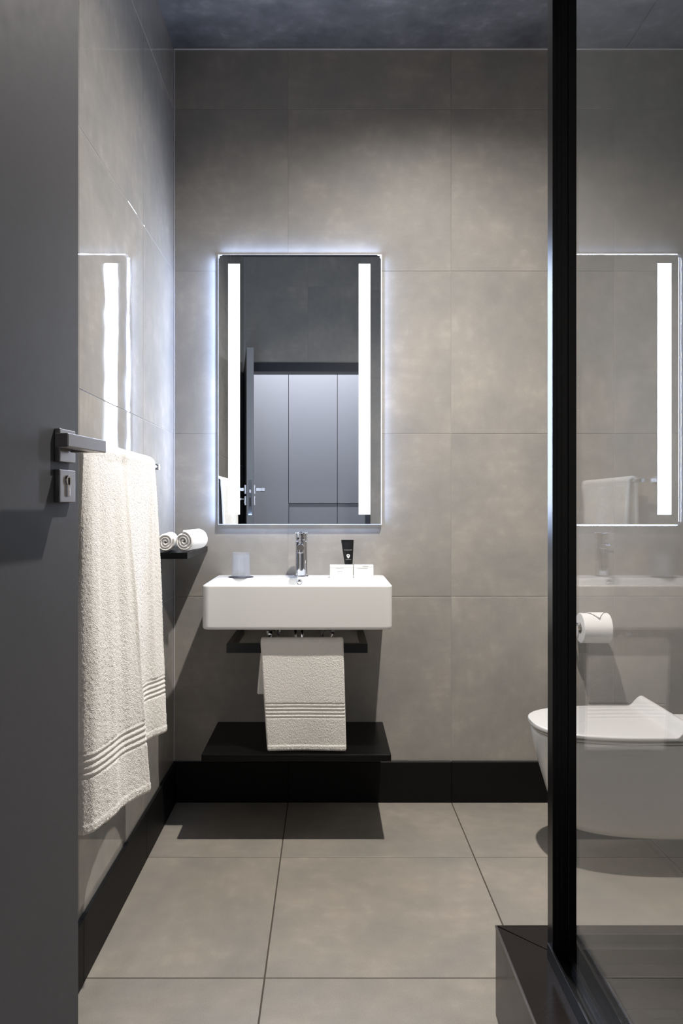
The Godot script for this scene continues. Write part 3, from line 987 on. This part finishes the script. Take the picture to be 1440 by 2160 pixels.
	# bottle trap and valves under the basin
	var tr := thing("bottle_trap", P(-0.098, 0.5, 2.6), "chrome waste pipe and trap under the basin behind the hand towel", "trap")
	var bt := MB.new()
	bt.lathe(PackedVector2Array([Vector2(0.0001, 0.0), Vector2(0.024, 0.0), Vector2(0.028, 0.004), Vector2(0.028, 0.07), Vector2(0.024, 0.078), Vector2(0.017, 0.08), Vector2(0.017, 0.172), Vector2(0.026, 0.175), Vector2(0.026, 0.194)]), P(-0.098, 0.5, 2.6), Vector3.UP, 32)
	put(bt, "trap_body", M.chrome, tr)
	var ap := MB.new()
	ap.tube(PackedVector3Array([P(-0.098, 0.56, 2.6), P(-0.098, 0.56, BACK)]), 0.016, 20)
	put(ap, "waste_pipe", M.chrome, tr)
	var vx := [-0.198, 0.0]
	for i in 2:
		var va := thing("angle_valve", P(vx[i], 0.63, BACK), ["chrome angle valve under the basin, left of the waste pipe", "chrome angle valve under the basin, right of the waste pipe"][i], "valve", "angle valves under the basin")
		var vb := MB.new()
		vb.lathe(PackedVector2Array([Vector2(0.026, 0.0), Vector2(0.026, 0.004), Vector2(0.012, 0.008), Vector2(0.011, 0.05), Vector2(0.0001, 0.05)]), P(vx[i], 0.63, BACK), Vector3(0, 0, 1), 24)
		put(vb, "valve_body", M.chrome, va)
		var kn := MB.new()
		kn.lathe(PackedVector2Array([Vector2(0.0001, 0.075), Vector2(0.014, 0.074), Vector2(0.016, 0.07), Vector2(0.016, 0.052), Vector2(0.008, 0.05)]), P(vx[i], 0.63, BACK), Vector3(0, 0, 1), 16)
		put(kn, "knob", M.chrome, va)
		var ho := MB.new()
		ho.tube(PackedVector3Array([P(vx[i], 0.635, 2.74), P(vx[i], 0.66, 2.74), P(lerpf(vx[i], -0.098, 0.25), 0.68, 2.735), P(lerpf(vx[i], -0.098, 0.4), 0.697, 2.72)]), 0.006, 12)
		put(ho, "hose", M.steel, va)
	# black square towel frame under the basin
	var tf := thing("towel_bar", P(-0.098, 0.62, 2.62), "black square-section towel bar frame fixed under the basin, carrying the hand towel", "towel bar")
	put(span(-0.327, 0.131, 0.614, 0.644, 2.442, 2.462, 0.0012), "front_bar", M.black_metal, tf)
	put(span(-0.327, -0.307, 0.614, 0.644, 2.462, BACK, 0.0012), "side_bar", M.black_metal, tf)
	put(span(0.111, 0.131, 0.614, 0.644, 2.462, BACK, 0.0012), "side_bar", M.black_metal, tf)


# ---------------------------------------------------------------- toilet
func outline(xf: float, xr: float, dc: float, hw: float, h: float, e := 2.5, n := 64) -> PackedVector3Array:
	# plan of a pan: rounded nose towards -x at xf, square rear at xr
	var out := PackedVector3Array()
	var a := 0.30
	var xm := xf + a
	for k in n:
		var t := TAU * k / n
		var c := cos(t)
		var s := sin(t)
		var ex := 2.0 / (e if c < 0.0 else 14.0)
		var x := xm + signf(c) * pow(absf(c), ex) * (a if c < 0.0 else xr - xm)
		out.append(P(x, h, dc + signf(s) * pow(absf(s), ex) * hw))
	return out


func build_toilet() -> void:
	var dc := 2.345
	var t := thing("toilet", P(1.0, 0.1, dc), "white wall-hung toilet with closed slim lid behind the shower glass", "toilet")
	var body := []
	for q in [[0.84, 0.085, 0.098], [0.775, 0.11, 0.1], [0.735, 0.127, 0.112], [0.712, 0.138, 0.14], [0.688, 0.15, 0.2], [0.664, 0.16, 0.28], [0.646, 0.168, 0.35], [0.64, 0.1705, 0.388], [0.6415, 0.17, 0.394], [0.646, 0.166, 0.397]]:
		body.append(outline(q[0], RIGHT - 0.001, dc, q[1], q[2]))
	var mb := MB.new()
	mb.grid(body, true, false, true)
	mb.fan(body[0], Vector3.DOWN)
	mb.fan(body[-1], Vector3.UP)
	put(mb, "pan", M.ceramic, t)
	var seat := MB.new()
	var sr := []
	for q in [[0.650, 0.1625, 0.3995], [0.640, 0.171, 0.4005], [0.639, 0.172, 0.4035], [0.640, 0.171, 0.4065], [0.646, 0.166, 0.4075]]:
		sr.append(outline(q[0], 1.055, dc, q[1], q[2]))
	seat.grid(sr, true, false, true)
	seat.fan(sr[0], Vector3.DOWN)
	seat.fan(sr[-1], Vector3.UP)
	put(seat, "seat", M.plastic_white, t)
	# lid: flat with a raised tail along its hinge edge; sections across it from nose to hinge
	var xs := []
	for i in 25:
		xs.append(0.632 + 0.30 * (1.0 - cos(PI / 2 * i / 24.0)))
	for x in [0.96, 0.985, 1.0, 1.008, 1.014, 1.019, 1.024, 1.029, 1.034, 1.039, 1.044, 1.049, 1.054, 1.058]:
		xs.append(x)
	var lid := MB.new()
	var sections := []
	for x in xs:
		var w := 0.178 * pow(maxf(0.0, 1.0 - pow(clampf((0.932 - x) / 0.30, 0.0, 1.0), 2.5)), 1.0 / 2.5)
		w = maxf(w, 0.0005)
		var q := clampf((x - 1.004) / 0.044, 0.0, 1.0)
		var up := 0.033 * q * q * (3.0 - 2.0 * q) - (0.004 * pow(maxf(0.0, x - 1.05) / 0.008, 2.0))
		var e := minf(1.0, w / 0.01)
		var row := PackedVector3Array()
		var half := [[0.006, 0.4115], [0.001, 0.4125], [0.0, 0.4145], [0.0, 0.4195 + up], [0.0012, 0.4225 + up], [0.005, 0.4242 + up], [0.012, 0.4248 + up]]
		for k in half:
			row.append(P(x, k[1], dc + w - k[0] * e))
		for j in range(1, 6):
			row.append(P(x, 0.4248 + up, dc + lerpf(w - 0.012 * e, -w + 0.012 * e, j / 6.0)))
		for k in range(6, -1, -1):
			row.append(P(x, half[k][1], dc - w + half[k][0] * e))
		sections.append(row)
	lid.grid(sections, true, false, false)
	lid.fan(sections[-1], Vector3.RIGHT)
	put(lid, "lid", M.plastic_white, t)
	# roll on its holder, on the far wall
	var rx := 0.905
	var rh := 0.667
	var rd := 2.70
	var hold := thing("roll_holder", P(rx, rh, BACK), "chrome toilet roll holder on the far wall beside the toilet", "holder")
	var hb := MB.new()
	hb.tube(PackedVector3Array([P(rx - 0.018, rh, BACK), P(rx - 0.018, rh, rd + 0.012), P(rx - 0.015, rh, rd + 0.004), P(rx - 0.008, rh, rd), P(rx + 0.105, rh, rd)]), 0.006, 16)
	put(hb, "arm", M.chrome, hold)
	var hp := MB.new()
	hp.lathe(PackedVector2Array([Vector2(0.0001, 0.008), Vector2(0.021, 0.008), Vector2(0.022, 0.006), Vector2(0.022, 0.0)]), P(rx - 0.018, rh, BACK), Vector3(0, 0, 1), 28)
	put(hp, "wall_plate", M.chrome, hold)
	var roll := thing("toilet_roll", P(rx, rh, rd), "full white toilet roll with its end folded to a point, on chrome holder", "toilet roll")
	var rl := MB.new()
	rl.lathe(PackedVector2Array([Vector2(0.02, 0.0), Vector2(0.052, 0.0), Vector2(0.0535, 0.0015), Vector2(0.0535, 0.0985), Vector2(0.052, 0.1), Vector2(0.02, 0.1)]), P(rx, rh - 0.013, rd), Vector3.RIGHT, 56)
	put(rl, "paper", M.paper, roll)
	var core := MB.new()
	core.lathe(PackedVector2Array([Vector2(0.02, 0.1), Vector2(0.02, 0.0)]), P(rx, rh - 0.013, rd), Vector3.RIGHT, 32)
	core.lathe(PackedVector2Array([Vector2(0.0185, 0.0), Vector2(0.0185, 0.1)]), P(rx, rh - 0.013, rd), Vector3.RIGHT, 32)
	put(core, "core", mat(Color8(150, 138, 122), 0.9), roll)
	# folded point: a triangle of paper lying on the roll
	var fl := []
	var fi := []
	for i in 9:
		var q := i / 8.0
		var an := lerpf(1.95, 0.78, q)
		var hw := 0.047 * (1.0 - q) + 0.0015
		var cx := rx + 0.05 + 0.004
		var row := PackedVector3Array()
		var rin := PackedVector3Array()
		for j in 7:
			var x := cx + hw * (j / 3.0 - 1.0)
			var r := 0.0535 + 0.002 + 0.006 * q * q
			row.append(P(x, rh - 0.013 + r * sin(an), rd - r * cos(an)))
			rin.append(P(x, rh - 0.013 + (r - 0.0012) * sin(an), rd - (r - 0.0012) * cos(an)))
		fl.append(row)
		fi.append(rin)
	var fm := MB.new()
	fm.grid(fl, false, false, true)
	fm.grid(fi, false, false, false)
	put(fm, "folded_end", M.paper, roll)


# ---------------------------------------------------------------- shelves
func build_shelves() -> void:
	tag(put(span(-0.403, 0.2045, 0.274, 0.295, 2.41, BACK - 0.001, 0.0012), "low_shelf", M.black_stone), "wide black slab shelf low on the wall under the basin", "shelf")
	tag(put(span(LEFT + 0.001, -0.441, 0.924, 0.9435, 2.375, BACK - 0.001, 0.0012), "corner_shelf", M.black_stone), "narrow black corner shelf left of the basin holding rolled face towels", "shelf")


# ---------------------------------------------------------------- towels
func build_towels() -> void:
	# rail on the left wall
	var rx := -0.50
	var rh := 1.205
	var r := thing("towel_rail", P(rx, rh, 1.82), "chrome towel rail on the left wall carrying the large bath towel", "towel rail")
	var bar := MB.new()
	bar.tube(PackedVector3Array([P(rx, rh, 1.42), P(rx, rh, 2.205)]), 0.0075, 18)
	put(bar, "bar", M.chrome, r)
	for d in [1.43, 2.2]:
		var br := put(box(P((LEFT + rx) / 2, rh, d), Vector3(rx - LEFT + 0.02, 0.018, 0.018), 0.0015, 2), "bracket", M.chrome, r)
		put(box(P(LEFT + 0.005, rh, d), Vector3(0.008, 0.036, 0.036), 0.0015, 2), "wall_plate", M.chrome, br)
	# bath towel
	var low := [Vector2(1.535, -0.517), Vector2(1.514, -0.497), Vector2(1.53, -0.474), Vector2(1.60, -0.460), Vector2(1.67, -0.447), Vector2(1.725, -0.422), Vector2(1.747, -0.418), Vector2(1.752, -0.436), Vector2(1.785, -0.474), Vector2(1.90, -0.490), Vector2(2.0, -0.487), Vector2(2.055, -0.464), Vector2(2.09, -0.448)]
	var fr := [0.0, 0.04, 0.09, 0.2, 0.32, 0.43, 0.47, 0.5, 0.56, 0.72, 0.86, 0.93, 1.0]
	var high := []
	for k in fr.size():
		high.append(Vector2(lerpf(1.472, 2.088, fr[k]), -0.482))
	var tk := 0.011
	var rr := 0.0185
	var front := 0.77       # length of the front fall at the near side
	var over := PI * rr
	var rear := 0.60
	var total := front + over + rear
	var wn := noise(3.0, 3, 5)
	var mid := func(u: float, w: float) -> Vector3:
		var s := w * total
		if s < front:
			var k := u * 12.0
			var hb := lerpf(0.437, 0.472, smoothstep(6.6, 8.2, k))
			var h := lerpf(hb, rh, s / front)
			var g := pow(clampf((1.185 - h) / 0.735, 0.0, 1.0), 0.75)
			var blend := []
			var lo := cat(low, u)
			var hi := cat(high, u)
			var q := hi.lerp(lo, g)
			return P(q.y + 0.004 * wn.get_noise_2d(u * 0.7, h * 0.7) * g, h, q.x)
		if s < front + over:
			var a := (s - front) / rr
			var d: float = cat(high, u).x
			return P(rx + rr * cos(a), rh + rr * sin(a), d)
		var h2 := rh - (s - front - over)
		return P(rx - rr - 0.004 * minf(1.0, (rh - h2) * 8.0), h2, lerpf(1.478, 2.082, u))
	var fz := noise(1.0, 2, 9)
	fz.frequency = 240.0
	var fold := noise(1.0, 2, 12)
	var thick := func(u: float, w: float) -> float:
		return tk * maxf(0.03, edge_round(u, 0.009)) * (1.25 if w * total < 0.012 else 1.0)
	var bump := func(u: float, w: float) -> float:
		var s := w * total
		var b := 0.0014 * fz.get_noise_2d(u * 0.66, s) + 0.0035 * smoothstep(front, front - 0.35, s) * (fold.get_noise_2d(u * 9.0, s * 0.9))
		if s > 0.107 and s < 0.160:
			b = 0.4 * b + 0.0015 * sin((s - 0.107) / 0.053 * PI * 8.0 - PI / 2) - 0.0008
		return b
	var tw := sheet(200, 480, mid, thick, bump, 0.66 * 4, total * 4)
	tag(put(tw, "bath_towel", M.terry), "large cream-white bath towel hanging over the rail on the left wall", "towel")
	# hand towel over the black frame
	var hr := 0.0165
	var hf := 0.335
	var hov := PI * hr
	var hre := 0.165
	var htot := hf + hov + hre
	var hmid := func(u: float, w: float) -> Vector3:
		var s := w * htot
		var x0: float
		var x1: float
		if s < hf:
			var g := 1.0 - s / hf
			x0 = lerpf(-0.2155, -0.194, g)
			x1 = lerpf(0.0525, 0.0615, g)
			var h := 0.644 - hf * g
			var d := 2.452 - hr - 0.006 * sin(g * 2.4) - 0.003 * cos(u * 7.0) * g
			return P(lerpf(x0, x1, u), h, d)
		if s < hf + hov:
			var a := (s - hf) / hr
			return P(lerpf(-0.2155, 0.0525, u), 0.644 + 0.8 * hr * sin(a), 2.452 - hr * cos(a))
		var g2 := (s - hf - hov) / hre
		return P(lerpf(lerpf(-0.2155, -0.230, g2), lerpf(0.0525, 0.045, g2), u), 0.644 - hre * g2, 2.452 + hr + 0.004 * g2)
	var hthick := func(u: float, w: float) -> float:
		return 0.012 * maxf(0.03, edge_round(u, 0.02)) * (1.15 if w * htot < 0.012 else 1.0)
	var hbump := func(u: float, w: float) -> float:
		var s := w * htot
		var b := 0.0011 * fz.get_noise_2d(u * 0.27, s + 3.0)
		if s > 0.100 and s < 0.146:
			b = 0.4 * b + 0.0013 * sin((s - 0.100) / 0.046 * PI * 8.0 - PI / 2) - 0.0008
		elif s < 0.012:
			b += 0.001
		return b
	tag(put(sheet(110, 220, hmid, hthick, hbump, 0.27 * 4, htot * 4), "hand_towel", M.terry), "white hand towel hanging over the black bar frame under the basin", "towel")
	# two rolled face towels on the corner shelf
	var sh := 0.9435
	var spots := [[P(-0.521, sh, 2.47), 0.10, "rolled white face towel on the corner shelf, next to the bath towel", 0.0325, 1.0], [P(-0.4455, sh, 2.475), -0.13, "rolled white face towel on the corner shelf, at the end nearest the basin", 0.0345, 2.2]]
	for q in spots:
		var rad: float = q[3]
		var ax := Vector3(sin(q[1]), 0, cos(q[1]))
		var side := Vector3(cos(q[1]), 0, -sin(q[1]))
		var c: Vector3 = q[0] + Vector3.UP * (rad + 0.001)
		var turns := 2.9
		var ph: float = q[4]
		var rmid := func(u: float, w: float) -> Vector3:
			var a := w * turns * TAU
			var rad2 := lerpf(0.004, rad - 0.0048, w) * (1.0 + 0.05 * sin(a * 2.0 + ph))
			return c + ax * lerpf(-0.085, 0.085, u) + side * rad2 * cos(a + ph) + Vector3.UP * rad2 * sin(a + ph) * 0.985
		var rthick := func(u: float, _w: float) -> float:
			return 0.0092 * maxf(0.05, edge_round(u, 0.05))
		var rbump := func(u: float, w: float) -> float:
			return 0.0007 * fz.get_noise_2d(u * 0.17, w * 0.6)
		tag(put(sheet(40, 170, rmid, rthick, rbump, 0.17 * 4, 0.5 * 4), "rolled_towel", M.terry_small), q[2], "towel", "rolled face towels on the corner shelf")
